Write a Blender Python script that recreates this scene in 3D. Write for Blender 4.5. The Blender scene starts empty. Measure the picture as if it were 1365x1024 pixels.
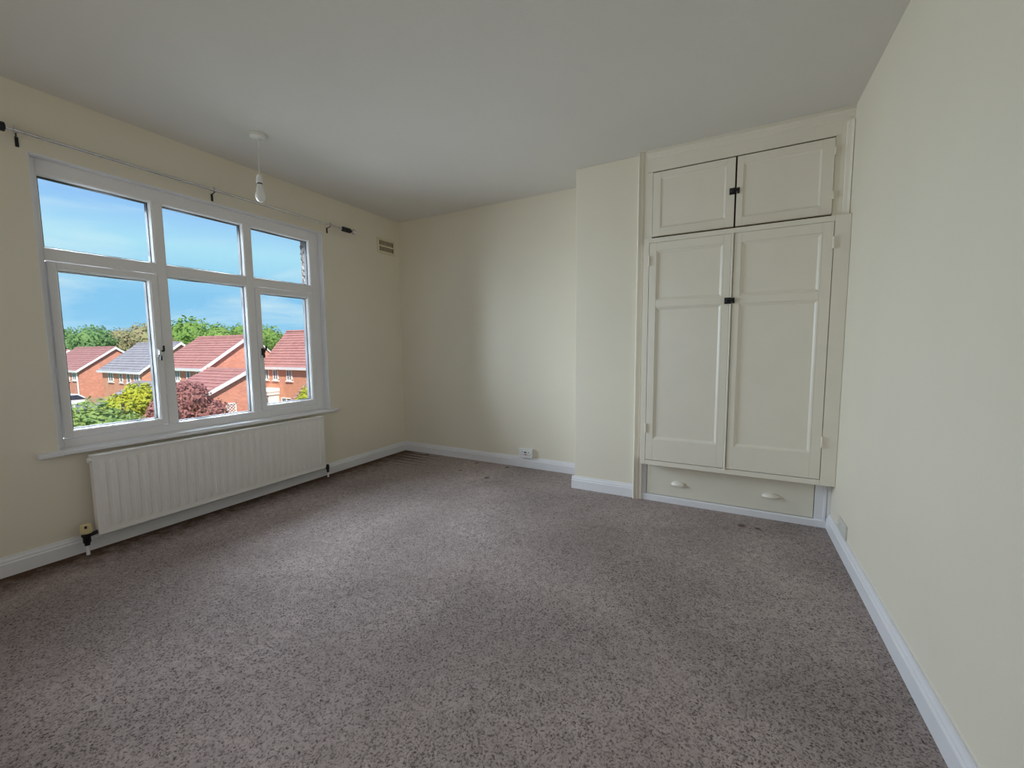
import bpy, bmesh, math, random
from mathutils import Vector, Matrix, noise

SC = bpy.context.scene
COL = SC.collection
R = random.Random(7)

# ------------------------------------------------------------------ camera
W, D, B, H = 3.813, 3.475, 3.131, 2.5        # right wall x, far wall y, pier front y, ceiling z
YU, YL = 3.094, 3.03                          # upper / lower cupboard front planes
YB = -1.1                                     # wall behind the camera
yaw, pitch, roll, fpx = -0.49017, -0.08785, -0.00781, 547.8
fw = Vector((math.sin(yaw) * math.cos(pitch), math.cos(yaw) * math.cos(pitch), math.sin(pitch)))
r0 = Vector((math.cos(yaw), -math.sin(yaw), 0.0))
u0 = r0.cross(fw)
rt = r0 * math.cos(roll) + u0 * math.sin(roll)
up = -r0 * math.sin(roll) + u0 * math.cos(roll)
cam = bpy.data.cameras.new('camera')
cam.sensor_fit = 'HORIZONTAL'; cam.sensor_width = 36.0; cam.lens = fpx / 1365.0 * 36.0
cam.clip_start = 0.02; cam.clip_end = 500
cob = bpy.data.objects.new('camera', cam); COL.objects.link(cob)
m = Matrix((rt, up, -fw)).transposed().to_4x4(); m.translation = Vector((3.236, 0.0, 1.143))
cob.matrix_world = m
SC.camera = cob

# ------------------------------------------------------------------ world: blue sky with thin streaky cloud
world = bpy.data.worlds.new('sky'); SC.world = world; world.use_nodes = True
nt = world.node_tree; nt.nodes.clear()
def N(t, **k):
    n = nt.nodes.new(t)
    for a, v in k.items(): setattr(n, a, v)
    return n
tc = N('ShaderNodeTexCoord'); sep = N('ShaderNodeSeparateXYZ'); nt.links.new(tc.outputs['Generated'], sep.inputs[0])
ramp = N('ShaderNodeValToRGB'); nt.links.new(sep.outputs['Z'], ramp.inputs[0])
cr = ramp.color_ramp
cr.elements[0].position = 0.0; cr.elements[0].color = (0.30, 0.65, 0.92, 1)
cr.elements[1].position = 1.0; cr.elements[1].color = (0.09, 0.20, 0.65, 1)
for p_, c_ in ((0.10, (0.26, 0.60, 0.92, 1)), (0.19, (0.44, 0.80, 0.98, 1)), (0.28, (0.26, 0.50, 0.97, 1)), (0.36, (0.16, 0.28, 0.93, 1))):
    e = cr.elements.new(p_); e.color = c_
mp = N('ShaderNodeMapping'); mp.inputs['Scale'].default_value = (1.0, 1.3, 6.5); mp.inputs['Rotation'].default_value = (0.16, 0.0, 0.3)
nt.links.new(tc.outputs['Generated'], mp.inputs[0])
cn = N('ShaderNodeTexNoise'); cn.inputs['Scale'].default_value = 2.3; cn.inputs['Detail'].default_value = 6; cn.inputs['Roughness'].default_value = 0.55
cn.inputs['Distortion'].default_value = 0.6
nt.links.new(mp.outputs[0], cn.inputs['Vector'])
cmr = N('ShaderNodeMapRange'); cmr.inputs[1].default_value = 0.46; cmr.inputs[2].default_value = 0.72; cmr.inputs[3].default_value = 0.0; cmr.inputs[4].default_value = 0.75
nt.links.new(cn.outputs[0], cmr.inputs[0])
mx = N('ShaderNodeMixRGB'); mx.inputs[2].default_value = (0.80, 0.96, 1.0, 1)
nt.links.new(cmr.outputs[0], mx.inputs[0]); nt.links.new(ramp.outputs[0], mx.inputs[1])
bg = N('ShaderNodeBackground'); bg.inputs['Strength'].default_value = 1.02
nt.links.new(mx.outputs[0], bg.inputs[0])
wo = N('ShaderNodeOutputWorld'); nt.links.new(bg.outputs[0], wo.inputs[0])

# ------------------------------------------------------------------ sun (behind the building) and daylight through the window, plus an added fill lamp behind
sl = bpy.data.lights.new('sun', 'SUN'); sl.energy = 5.9; sl.angle = 0.01; sl.color = (1.0, 0.94, 0.84)
so = bpy.data.objects.new('sun', sl); COL.objects.link(so)
so.rotation_euler = Vector((-0.60, 0.45, -0.68)).to_track_quat('-Z', 'Y').to_euler()
def daylight(name, loc, aim, sx, sy, power, col, spread):
    al = bpy.data.lights.new(name, 'AREA'); al.shape = 'RECTANGLE'; al.size = sx; al.size_y = sy
    al.energy = power; al.color = col; al.spread = math.radians(spread)
    ao = bpy.data.objects.new(name, al); COL.objects.link(ao); ao.location = loc
    ao.rotation_euler = Vector(aim).to_track_quat('-Z', 'Y').to_euler()
# sky light falling in through the window at a downward slant, one strip for each band of the opening
for zz in (0.80, 1.08, 1.36, 1.64, 1.92):
    for yy in (1.03, 1.43, 1.83, 2.23):
        daylight('window_daylight', (-0.29, yy, zz), (1, 0.48, -0.74), 0.40, 0.28, 4.8, (0.76, 0.875, 1.0), 158)
daylight('rear_fill_lamp', (1.55, -1.15, 1.45), (0, 1, 0), 1.55, 1.05, 8.5, (1.0, 0.965, 0.92), 170)  # added fill lamp outside the made-up window behind the viewer

SC.view_settings.view_transform = 'Standard'; SC.view_settings.look = 'None'
SC.view_settings.exposure = 0.0; SC.view_settings.gamma = 1.0; SC.view_settings.use_curve_mapping = False
SC.cycles.max_bounces = 12; SC.cycles.diffuse_bounces = 8; SC.cycles.transparent_max_bounces = 16
SC.cycles.sample_clamp_indirect = 6.0

# ------------------------------------------------------------------ materials
MAT = {}
def mat(name, col, rough=0.6, spec=0.3, metal=0.0, noise_scale=None, noise_amt=0.0, col2=None, bump=0.0, bump_scale=200.0, bump_dist=0.002, trans=None):
    if name in MAT: return MAT[name]
    M = bpy.data.materials.new(name); M.use_nodes = True; t = M.node_tree
    b = t.nodes['Principled BSDF']
    b.inputs['Base Color'].default_value = (*col, 1); b.inputs['Roughness'].default_value = rough
    b.inputs['Specular IOR Level'].default_value = spec; b.inputs['Metallic'].default_value = metal
    co = t.nodes.new('ShaderNodeTexCoord')
    if noise_scale:
        n = t.nodes.new('ShaderNodeTexNoise'); n.inputs['Scale'].default_value = noise_scale; n.inputs['Detail'].default_value = 4
        t.links.new(co.outputs['Object'], n.inputs['Vector'])
        mr = t.nodes.new('ShaderNodeMapRange'); mr.inputs[1].default_value = 0.3; mr.inputs[2].default_value = 0.7; mr.inputs[4].default_value = 1.0
        t.links.new(n.outputs[0], mr.inputs[0])
        x = t.nodes.new('ShaderNodeMixRGB'); x.inputs[1].default_value = (*col, 1)
        c2 = col2 if col2 else tuple(max(0, c * (1 - noise_amt)) for c in col)
        x.inputs[2].default_value = (*c2, 1)
        t.links.new(mr.outputs[0], x.inputs[0]); t.links.new(x.outputs[0], b.inputs['Base Color'])
    if bump:
        n2 = t.nodes.new('ShaderNodeTexNoise'); n2.inputs['Scale'].default_value = bump_scale; n2.inputs['Detail'].default_value = 3
        t.links.new(co.outputs['Object'], n2.inputs['Vector'])
        bp = t.nodes.new('ShaderNodeBump'); bp.inputs['Strength'].default_value = bump; bp.inputs['Distance'].default_value = bump_dist
        t.links.new(n2.outputs[0], bp.inputs['Height']); t.links.new(bp.outputs[0], b.inputs['Normal'])
    MAT[name] = M
    return M

mat('wall_paint', (0.80, 0.745, 0.625), 0.55, 0.25, noise_scale=1.7, noise_amt=0.035, bump=0.12, bump_scale=90, bump_dist=0.003)
mat('ceiling_paint', (0.76, 0.735, 0.70), 0.8, 0.2, noise_scale=2.0, noise_amt=0.03, bump=0.35, bump_scale=160, bump_dist=0.003)
mat('cupboard_paint', (0.83, 0.78, 0.68), 0.33, 0.45, noise_scale=6.0, noise_amt=0.03, bump=0.08, bump_scale=60, bump_dist=0.002)
mat('drawer_paint', (0.77, 0.735, 0.63), 0.4, 0.4, noise_scale=8.0, noise_amt=0.03, bump=0.08, bump_scale=60)
mat('white_gloss', (0.80, 0.80, 0.83), 0.3, 0.45, noise_scale=9.0, noise_amt=0.03)
mat('upvc', (0.85, 0.835, 0.84), 0.3, 0.4, noise_scale=4.0, noise_amt=0.02)
mat('gasket', (0.02, 0.02, 0.025), 0.6)
mat('radiator_white', (0.85, 0.825, 0.80), 0.35, 0.4, noise_scale=5.0, noise_amt=0.025)
mat('white_plastic', (0.82, 0.82, 0.80), 0.35, 0.4, noise_scale=20, noise_amt=0.03)
mat('old_plastic', (0.72, 0.60, 0.33), 0.4, 0.4, noise_scale=30, noise_amt=0.12)
mat('black_plastic', (0.015, 0.015, 0.017), 0.4, 0.4, noise_scale=30, noise_amt=0.2)
mat('black_iron', (0.012, 0.011, 0.011), 0.45, 0.4, noise_scale=60, noise_amt=0.3)
mat('chrome', (0.72, 0.72, 0.74), 0.16, 0.5, metal=1.0, noise_scale=30, noise_amt=0.05)
mat('dark_slot', (0.06, 0.030, 0.020), 0.9, 0.1, noise_scale=60, noise_amt=0.3)
mat('vent_paint', (0.75, 0.68, 0.50), 0.45, 0.3, noise_scale=40, noise_amt=0.05)
mat('red_print', (0.55, 0.06, 0.07), 0.4, noise_scale=60, noise_amt=0.1)
mat('cord_white', (0.72, 0.72, 0.70), 0.5, noise_scale=40, noise_amt=0.05)
mat('painted_plate', (0.66, 0.65, 0.60), 0.35, 0.4, noise_scale=18, noise_amt=0.12)
mat('pebbledash', (0.24, 0.205, 0.185), 0.95, 0.1, noise_scale=75, col2=(0.055, 0.045, 0.042), bump=1.0, bump_scale=70, bump_dist=0.02)
mat('barge_white', (0.86, 0.85, 0.83), 0.5, noise_scale=2, noise_amt=0.04)
mat('house_glass', (0.16, 0.20, 0.25), 0.08, 0.6, noise_scale=3, noise_amt=0.3)
mat('grass', (0.13, 0.20, 0.05), 0.9, 0.1, noise_scale=0.6, col2=(0.20, 0.22, 0.08))
mat('fence_grey', (0.30, 0.33, 0.40), 0.7, noise_scale=5, noise_amt=0.2)
mat('fence_tan', (0.55, 0.36, 0.24), 0.8, noise_scale=4, noise_amt=0.2)
mat('car_white', (0.80, 0.80, 0.82), 0.2, 0.5, noise_scale=2, noise_amt=0.02)
mat('car_glass', (0.05, 0.06, 0.09), 0.05, 0.6, noise_scale=2, noise_amt=0.2)
mat('tyre', (0.02, 0.02, 0.02), 0.8, noise_scale=20, noise_amt=0.2)
mat('bark', (0.10, 0.07, 0.05), 0.9, 0.1, noise_scale=6, noise_amt=0.4)
mat('frosted', (0.86, 0.86, 0.84), 0.25, 0.4, noise_scale=20, noise_amt=0.02)

def leaf_mat(name, c1, c2, sc=1.2):
    M = mat(name, c1, 0.6, 0.2, noise_scale=sc, col2=c2)
    t = M.node_tree; b = t.nodes['Principled BSDF']; out = [n for n in t.nodes if n.type == 'OUTPUT_MATERIAL'][0]
    tr = t.nodes.new('ShaderNodeBsdfTranslucent'); ms = t.nodes.new('ShaderNodeMixShader'); ms.inputs[0].default_value = 0.3
    src = b.inputs['Base Color'].links[0].from_socket
    t.links.new(src, tr.inputs[0]); t.links.new(b.outputs[0], ms.inputs[1]); t.links.new(tr.outputs[0], ms.inputs[2])
    t.links.new(ms.outputs[0], out.inputs[0])
leaf_mat('leaf_green', (0.30, 0.46, 0.10), (0.17, 0.32, 0.08), 0.8)
leaf_mat('leaf_deep', (0.16, 0.32, 0.13), (0.24, 0.40, 0.13), 0.8)
leaf_mat('leaf_olive', (0.36, 0.40, 0.16), (0.46, 0.36, 0.24), 0.9)
leaf_mat('leaf_hedge', (0.40, 0.50, 0.14), (0.22, 0.38, 0.14), 2.5)
leaf_mat('leaf_yellow', (0.62, 0.60, 0.05), (0.42, 0.50, 0.08), 2.0)
leaf_mat('leaf_purple', (0.52, 0.25, 0.21), (0.33, 0.14, 0.14), 2.5)

def brick_mat(name, c1, c2, mortar):
    M = bpy.data.materials.new(name); M.use_nodes = True; t = M.node_tree; b = t.nodes['Principled BSDF']
    co = t.nodes.new('ShaderNodeTexCoord'); s = t.nodes.new('ShaderNodeSeparateXYZ'); a = t.nodes.new('ShaderNodeMath'); c = t.nodes.new('ShaderNodeCombineXYZ')
    t.links.new(co.outputs['Object'], s.inputs[0]); t.links.new(s.outputs[0], a.inputs[0]); t.links.new(s.outputs[1], a.inputs[1])
    t.links.new(a.outputs[0], c.inputs[0]); t.links.new(s.outputs[2], c.inputs[1])
    br = t.nodes.new('ShaderNodeTexBrick'); br.inputs['Scale'].default_value = 1.0
    br.inputs['Brick Width'].default_value = 0.225; br.inputs['Row Height'].default_value = 0.075; br.inputs['Mortar Size'].default_value = 0.006
    br.inputs['Color1'].default_value = (*c1, 1); br.inputs['Color2'].default_value = (*c2, 1); br.inputs['Mortar'].default_value = (*mortar, 1)
    t.links.new(c.outputs[0], br.inputs[0])
    n = t.nodes.new('ShaderNodeTexNoise'); n.inputs['Scale'].default_value = 1.6; n.inputs['Detail'].default_value = 6; t.links.new(co.outputs['Object'], n.inputs['Vector'])
    x = t.nodes.new('ShaderNodeMixRGB'); x.blend_type = 'MULTIPLY'; x.inputs[0].default_value = 0.35
    t.links.new(br.outputs[0], x.inputs[1]); t.links.new(n.outputs[0], x.inputs[2]); t.links.new(x.outputs[0], b.inputs['Base Color'])
    b.inputs['Roughness'].default_value = 0.85; b.inputs['Specular IOR Level'].default_value = 0.15
    MAT[name] = M
brick_mat('brick_red', (0.92, 0.38, 0.25), (0.76, 0.27, 0.18), (0.70, 0.50, 0.42))
brick_mat('brick_orange', (0.94, 0.42, 0.25), (0.84, 0.34, 0.20), (0.72, 0.52, 0.42))
mat('tile_red', (0.56, 0.28, 0.24), 0.8, 0.2, noise_scale=2.5, col2=(0.42, 0.20, 0.18))
mat('tile_brown', (0.50, 0.26, 0.23), 0.8, 0.2, noise_scale=2.5, col2=(0.38, 0.19, 0.18))
mat('tile_grey', (0.40, 0.39, 0.41), 0.8, 0.2, noise_scale=2.5, col2=(0.29, 0.28, 0.30))

# window glass: clear pane, transparent with a physical Fresnel reflection
G = bpy.data.materials.new('pane_glass'); G.use_nodes = True; t = G.node_tree; t.nodes.clear()
go = t.nodes.new('ShaderNodeOutputMaterial'); gm = t.nodes.new('ShaderNodeMixShader'); gt = t.nodes.new('ShaderNodeBsdfTransparent')
gg = t.nodes.new('ShaderNodeBsdfGlossy'); gg.inputs['Roughness'].default_value = 0.02; gt.inputs[0].default_value = (0.97, 0.985, 0.98, 1)
gf = t.nodes.new('ShaderNodeFresnel'); gf.inputs[0].default_value = 1.35
t.links.new(gf.outputs[0], gm.inputs[0]); t.links.new(gt.outputs[0], gm.inputs[1]); t.links.new(gg.outputs[0], gm.inputs[2]); t.links.new(gm.outputs[0], go.inputs[0])
MAT['pane_glass'] = G

# carpet
C = bpy.data.materials.new('carpet'); C.use_nodes = True; t = C.node_tree; b = t.nodes['Principled BSDF']
b.inputs['Roughness'].default_value = 0.95; b.inputs['Specular IOR Level'].default_value = 0.08
b.inputs['Sheen Weight'].default_value = 0.06; b.inputs['Sheen Roughness'].default_value = 0.5
co = t.nodes.new('ShaderNodeTexCoord')
def cnoise(scale, detail, rough=0.5, dist=0.0):
    n = t.nodes.new('ShaderNodeTexNoise'); n.inputs['Scale'].default_value = scale; n.inputs['Detail'].default_value = detail
    n.inputs['Roughness'].default_value = rough; n.inputs['Distortion'].default_value = dist
    t.links.new(co.outputs['Object'], n.inputs['Vector']); return n
def crange(src, a, b_, c, d):
    n = t.nodes.new('ShaderNodeMapRange'); n.inputs[1].default_value = a; n.inputs[2].default_value = b_; n.inputs[3].default_value = c; n.inputs[4].default_value = d
    t.links.new(src, n.inputs[0]); return n
def cmix(f, a, b_, mode='MIX'):
    n = t.nodes.new('ShaderNodeMixRGB'); n.blend_type = mode
    if isinstance(f, float): n.inputs[0].default_value = f
    else: t.links.new(f, n.inputs[0])
    for i, v in ((1, a), (2, b_)):
        if isinstance(v, tuple): n.inputs[i].default_value = (*v, 1)
        else: t.links.new(v, n.inputs[i])
    return n
fine = cnoise(150.0, 3, 0.65, 0.4); mid = cnoise(26.0, 4, 0.6, 0.3); big = cnoise(1.35, 3, 0.5, 0.5); tint = cnoise(2.6, 2)
f1 = crange(fine.outputs[0], 0.33, 0.52, 0.0, 1.0)
c1 = cmix(f1.outputs[0], (0.062, 0.046, 0.042), (0.455, 0.380, 0.362))
m1 = crange(mid.outputs[0], 0.3, 0.7, 0.82, 1.12)
g1 = crange(big.outputs[0], 0.36, 0.64, 0.82, 1.16)
mm = t.nodes.new('ShaderNodeMath'); mm.operation = 'MULTIPLY'; t.links.new(m1.outputs[0], mm.inputs[0]); t.links.new(g1.outputs[0], mm.inputs[1])
cv = t.nodes.new('ShaderNodeCombineXYZ')
for i in range(3): t.links.new(mm.outputs[0], cv.inputs[i])
c2 = cmix(1.0, c1.outputs[0], cv.outputs[0], 'MULTIPLY')
t1 = crange(tint.outputs[0], 0.4, 0.7, 0.0, 0.5)
c3 = cmix(t1.outputs[0], c2.outputs[0], (0.31, 0.248, 0.225), 'MIX')
t1.inputs[4].default_value = 0.25
def cmath(op, a, b_=None, clamp=False):
    n = t.nodes.new('ShaderNodeMath'); n.operation = op; n.use_clamp = clamp
    for i, v in ((0, a), (1, b_)):
        if v is None: continue
        if isinstance(v, (int, float)): n.inputs[i].default_value = v
        else: t.links.new(v, n.inputs[i])
    return n.outputs[0]
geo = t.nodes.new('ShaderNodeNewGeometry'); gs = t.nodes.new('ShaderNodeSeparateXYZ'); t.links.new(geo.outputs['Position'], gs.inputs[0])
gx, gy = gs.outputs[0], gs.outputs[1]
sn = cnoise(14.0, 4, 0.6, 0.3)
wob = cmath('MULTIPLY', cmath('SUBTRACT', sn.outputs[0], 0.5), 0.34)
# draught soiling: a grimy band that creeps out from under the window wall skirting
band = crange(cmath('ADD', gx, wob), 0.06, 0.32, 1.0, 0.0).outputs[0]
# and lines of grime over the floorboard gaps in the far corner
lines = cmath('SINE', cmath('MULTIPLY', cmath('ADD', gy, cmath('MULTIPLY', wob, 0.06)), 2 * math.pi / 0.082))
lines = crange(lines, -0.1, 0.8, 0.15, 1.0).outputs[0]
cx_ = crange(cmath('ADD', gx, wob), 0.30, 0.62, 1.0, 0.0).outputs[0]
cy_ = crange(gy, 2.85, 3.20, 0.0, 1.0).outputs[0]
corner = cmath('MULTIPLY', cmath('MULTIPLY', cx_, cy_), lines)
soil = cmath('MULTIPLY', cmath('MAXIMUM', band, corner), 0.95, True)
# furniture dents and small marks pressed into the pile
cpos = t.nodes.new('ShaderNodeCombineXYZ'); t.links.new(gx, cpos.inputs[0]); t.links.new(gy, cpos.inputs[1])
for dx_, dy_, dr_ in ((0.364, 3.413, 0.035), (1.027, 3.385, 0.026), (1.371, 3.383, 0.026), (1.026, 3.102, 0.022), (1.365, 3.022, 0.028), (3.33, 2.925, 0.030), (3.42, 2.915, 0.022)):
    vd = t.nodes.new('ShaderNodeVectorMath'); vd.operation = 'DISTANCE'; t.links.new(cpos.outputs[0], vd.inputs[0]); vd.inputs[1].default_value = (dx_, dy_, 0)
    soil = cmath('MAXIMUM', soil, crange(cmath('ADD', vd.outputs['Value'], cmath('MULTIPLY', wob, 0.08)), dr_ * 0.5, dr_, 0.75, 0.0).outputs[0])
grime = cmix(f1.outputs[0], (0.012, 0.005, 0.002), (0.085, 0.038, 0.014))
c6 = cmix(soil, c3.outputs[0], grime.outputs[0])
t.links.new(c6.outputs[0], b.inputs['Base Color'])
bp = t.nodes.new('ShaderNodeBump'); bp.inputs['Strength'].default_value = 0.9; bp.inputs['Distance'].default_value = 0.008
t.links.new(fine.outputs[0], bp.inputs['Height']); t.links.new(bp.outputs[0], b.inputs['Normal'])
MAT['carpet'] = C

# ------------------------------------------------------------------ mesh helpers
class MB:
    def __init__(self): self.v = []; self.f = []; self.smooth = False
    def add(self, vs, fs):
        o = len(self.v); self.v += [tuple(p) for p in vs]; self.f += [tuple(i + o for i in f) for f in fs]; return self
    def box(self, x0, y0, z0, x1, y1, z1):
        x0, x1 = min(x0, x1), max(x0, x1); y0, y1 = min(y0, y1), max(y0, y1); z0, z1 = min(z0, z1), max(z0, z1)
        return self.add([(x0, y0, z0), (x1, y0, z0), (x1, y1, z0), (x0, y1, z0), (x0, y0, z1), (x1, y0, z1), (x1, y1, z1), (x0, y1, z1)],
                        [(3, 2, 1, 0), (4, 5, 6, 7), (0, 1, 5, 4), (1, 2, 6, 5), (2, 3, 7, 6), (3, 0, 4, 7)])
    def prism(self, poly, axis, a, b):
        # poly: 2-D outline in the other two axes (cyclic order), extruded along axis from a to b
        def P(q, s):
            return {0: (s, q[0], q[1]), 1: (q[0], s, q[1]), 2: (q[0], q[1], s)}[axis]
        n = len(poly)
        return self.add([P(q, a) for q in poly] + [P(q, b) for q in poly],
                        [tuple(range(n))[::-1], tuple(range(n, 2 * n))] + [(i, (i + 1) % n, n + (i + 1) % n, n + i) for i in range(n)])
    def tube(self, a, b, r, n=12, r2=None, cap=True):
        a, b = Vector(a), Vector(b); d = (b - a).normalized(); r2 = r if r2 is None else r2
        s = d.orthogonal().normalized(); q = d.cross(s)
        ring = [(math.cos(2 * math.pi * i / n), math.sin(2 * math.pi * i / n)) for i in range(n)]
        vs = [a + s * c * r + q * e * r for c, e in ring] + [b + s * c * r2 + q * e * r2 for c, e in ring]
        fs = [(i, (i + 1) % n, n + (i + 1) % n, n + i) for i in range(n)]
        if cap: fs += [tuple(range(n))[::-1], tuple(range(n, 2 * n))]
        return self.add(vs, fs)
    def lathe(self, prof, c, axis=2, n=20):
        # prof: (radius, height) pairs along axis from c
        vs = []
        for r_, h_ in prof:
            for i in range(n):
                a = 2 * math.pi * i / n; p, q = r_ * math.cos(a), r_ * math.sin(a)
                o = {2: (p, q, h_), 1: (p, h_, q), 0: (h_, p, q)}[axis]
                vs.append((c[0] + o[0], c[1] + o[1], c[2] + o[2]))
        fs = []
        for k in range(len(prof) - 1):
            for i in range(n):
                fs.append((k * n + i, k * n + (i + 1) % n, (k + 1) * n + (i + 1) % n, (k + 1) * n + i))
        fs += [tuple(range(n)), tuple(range((len(prof) - 1) * n, len(prof) * n))]
        return self.add(vs, fs)
    def rings(self, rect, steps, fn):
        # nested rectangles: steps = (inset, depth); fn(a, b, depth) -> xyz
        a0, b0, a1, b1 = rect; vs = []
        for i_, d_ in steps:
            vs += [fn(a0 + i_, b0 + i_, d_), fn(a1 - i_, b0 + i_, d_), fn(a1 - i_, b1 - i_, d_), fn(a0 + i_, b1 - i_, d_)]
        fs = []
        for k in range(len(steps) - 1):
            for i in range(4):
                fs.append((k * 4 + i, k * 4 + (i + 1) % 4, k * 4 + 4 + (i + 1) % 4, k * 4 + 4 + i))
        return self.add(vs, fs)

ORG = {}
def obj(name, mb, material, parent=None, bevel=0.0, seg=2, smooth=False, fix=True):
    me = bpy.data.meshes.new(name)
    if parent is not None: org = ORG[parent.name]
    else:
        xs = [p[0] for p in mb.v]; ys = [p[1] for p in mb.v]; zs = [p[2] for p in mb.v]
        org = Vector(((min(xs) + max(xs)) / 2, (min(ys) + max(ys)) / 2, min(zs)))
    me.from_pydata([(p[0] - org[0], p[1] - org[1], p[2] - org[2]) for p in mb.v], [], mb.f)
    bm = bmesh.new(); bm.from_mesh(me)
    if fix: bmesh.ops.recalc_face_normals(bm, faces=bm.faces)
    if bevel:
        es = [e for e in bm.edges if len(e.link_faces) == 2 and e.calc_face_angle(0) > 0.5]
        bmesh.ops.bevel(bm, geom=es, offset=bevel, segments=seg, profile=0.5, affect='EDGES', clamp_overlap=True)
    bm.to_mesh(me); bm.free()
    if smooth:
        for p in me.polygons: p.use_smooth = True
        try: me.set_sharp_from_angle(angle=math.radians(40))
        except Exception: pass
    me.materials.append(MAT[material])
    o = bpy.data.objects.new(name, me); COL.objects.link(o)
    if parent is not None: o.parent = parent
    else: o.location = org
    ORG[o.name] = org
    return o
def empty(name, loc):
    o = bpy.data.objects.new(name, None); COL.objects.link(o); o.location = loc; o.empty_display_size = 0.1
    ORG[o.name] = Vector(loc); return o
def tag(o, label, cat, group=None, kind=None):
    o['label'] = label; o['category'] = cat
    if group: o['group'] = group
    if kind: o['kind'] = kind
    return o
def struct(o, label=None):
    o['kind'] = 'structure'
    if label: o['label'] = label
    return o

# ------------------------------------------------------------------ room shell
WY0, WY1, WZ0, WZ1 = 0.782, 2.512, 0.600, 2.170      # window opening in the left wall
T = 0.25
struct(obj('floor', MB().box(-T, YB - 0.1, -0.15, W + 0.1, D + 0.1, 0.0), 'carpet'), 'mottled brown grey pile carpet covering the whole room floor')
struct(obj('ceiling', MB().box(-T, YB - 0.1, H, W + 0.1, D + 0.1, H + 0.15), 'ceiling_paint'), 'off white lightly textured ceiling')
wl = MB()
wl.box(-0.12, YB, 0, 0, WY0, H).box(-0.12, WY1, 0, 0, D, H).box(-0.12, WY0, 0, 0, WY1, WZ0).box(-0.12, WY0, WZ1, 0, WY1, H)
wl_o = struct(obj('wall_left', wl, 'wall_paint'), 'cream painted wall around the white framed window')
OY0, OY1, OZ0, OZ1 = 0.80, 2.475, 0.56, 2.14
we = MB()
we.box(-T, YB, -5.0, -0.12, OY0, H).box(-T, OY1, -5.0, -0.12, D + 0.1, H).box(-T, OY0, -5.0, -0.12, OY1, OZ0).box(-T, OY0, OZ1, -0.12, OY1, H)
obj('outer_skin', we, 'pebbledash', wl_o)
# pebbles standing proud on the outer corner beside the window
pb = MB()
for i in range(420):
    z = OZ0 + R.random() * (OZ1 - OZ0); s = 0.004 + R.random() * 0.006
    if R.random() < 0.5: c = Vector((-T + R.random() * 0.10, OY1 - 0.001, z))
    else: c = Vector((-T - 0.001, OY1 + R.random() * 0.03 - 0.002, z))
    pb.add([c + Vector((s, 0, 0)), c - Vector((s, 0, 0)), c + Vector((0, s, 0)), c - Vector((0, s, 0)), c + Vector((0, 0, s)), c - Vector((0, 0, s))],
           [(0, 2, 4), (2, 1, 4), (1, 3, 4), (3, 0, 4), (2, 0, 5), (1, 2, 5), (3, 1, 5), (0, 3, 5)])
pbo = obj('pebbles', pb, 'pebbledash', wl_o); pbo['kind'] = 'stuff'
struct(obj('wall_far', MB().box(0, D, 0, W, D + 0.1, H), 'wall_paint'), 'cream alcove wall between the window wall and the pier')
struct(obj('wall_pier', MB().box(2.138, B, 0, 2.633, D, H), 'wall_paint', bevel=0.004), 'narrow cream boxed pier left of the fitted cupboard')
struct(obj('wall_right', MB().box(W, YB, 0, W + 0.1, D + 0.1, H), 'wall_paint'), 'long plain cream wall on the right')
struct(obj('wall_back', MB().box(-0.12, YB - 0.1, 0, 0.75, YB, H).box(2.35, YB - 0.1, 0, W + 0.1, YB, H).box(0.75, YB - 0.1, 0, 2.35, YB, 0.9).box(0.75, YB - 0.1, 2.0, 2.35, YB, H), 'wall_paint'), 'cream wall behind the viewer')
w2 = empty('added_window', (1.55, YB - 0.05, 0.9)); struct(w2, 'added white framed window behind the viewer, for fill light')  # unseen window, added so that more light reaches the room
obj('outer_frame', MB().box(0.75, YB - 0.09, 0.9, 0.80, YB - 0.03, 2.0).box(2.30, YB - 0.09, 0.9, 2.35, YB - 0.03, 2.0).box(0.80, YB - 0.09, 0.9, 2.30, YB - 0.03, 0.95).box(0.80, YB - 0.09, 1.95, 2.30, YB - 0.03, 2.0), 'upvc', w2, bevel=0.003)
obj('mullion', MB().box(1.525, YB - 0.09, 0.95, 1.575, YB - 0.03, 1.95), 'upvc', w2, bevel=0.003)
obj('pane', MB().box(0.80, YB - 0.062, 0.95, 1.525, YB - 0.058, 1.95), 'pane_glass', w2)
obj('pane', MB().box(1.575, YB - 0.062, 0.95, 2.30, YB - 0.058, 1.95), 'pane_glass', w2)

def skirting(name, a, b, n, label, h=0.100, t_=0.020, ext0=0.0, ext1=0.0):
    # a, b: wall line ends; n: unit normal into the room; profile with an ogee top
    prof = [(0, 0), (t_, 0), (t_, h * 0.66), (t_ * 0.72, h * 0.72), (t_ * 0.72, h * 0.80), (t_ * 0.45, h * 0.90), (t_ * 0.35, h), (0, h)]
    a = Vector((a[0], a[1], 0)); b = Vector((b[0], b[1], 0)); n = Vector((n[0], n[1], 0)); d = (b - a).normalized()
    a = a - d * ext0; b = b + d * ext1
    mb = MB(); k = len(prof)
    mb.add([a + n * p + Vector((0, 0, q)) for p, q in prof] + [b + n * p + Vector((0, 0, q)) for p, q in prof],
           [tuple(range(k))[::-1], tuple(range(k, 2 * k))] + [(i, (i + 1) % k, k + (i + 1) % k, k + i) for i in range(k)])
    return struct(obj(name, mb, 'white_gloss'), label)
skirting('baseboard_left', (0, YB), (0, D), (1, 0), 'white moulded skirting under the window and radiator')
skirting('baseboard_far', (0.02, D), (2.118, D), (0, -1), 'white moulded skirting along the alcove wall')
skirting('baseboard_pier', (2.138, B), (2.612, B), (0, -1), 'white moulded skirting wrapping the pier', ext0=0.02)
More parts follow.
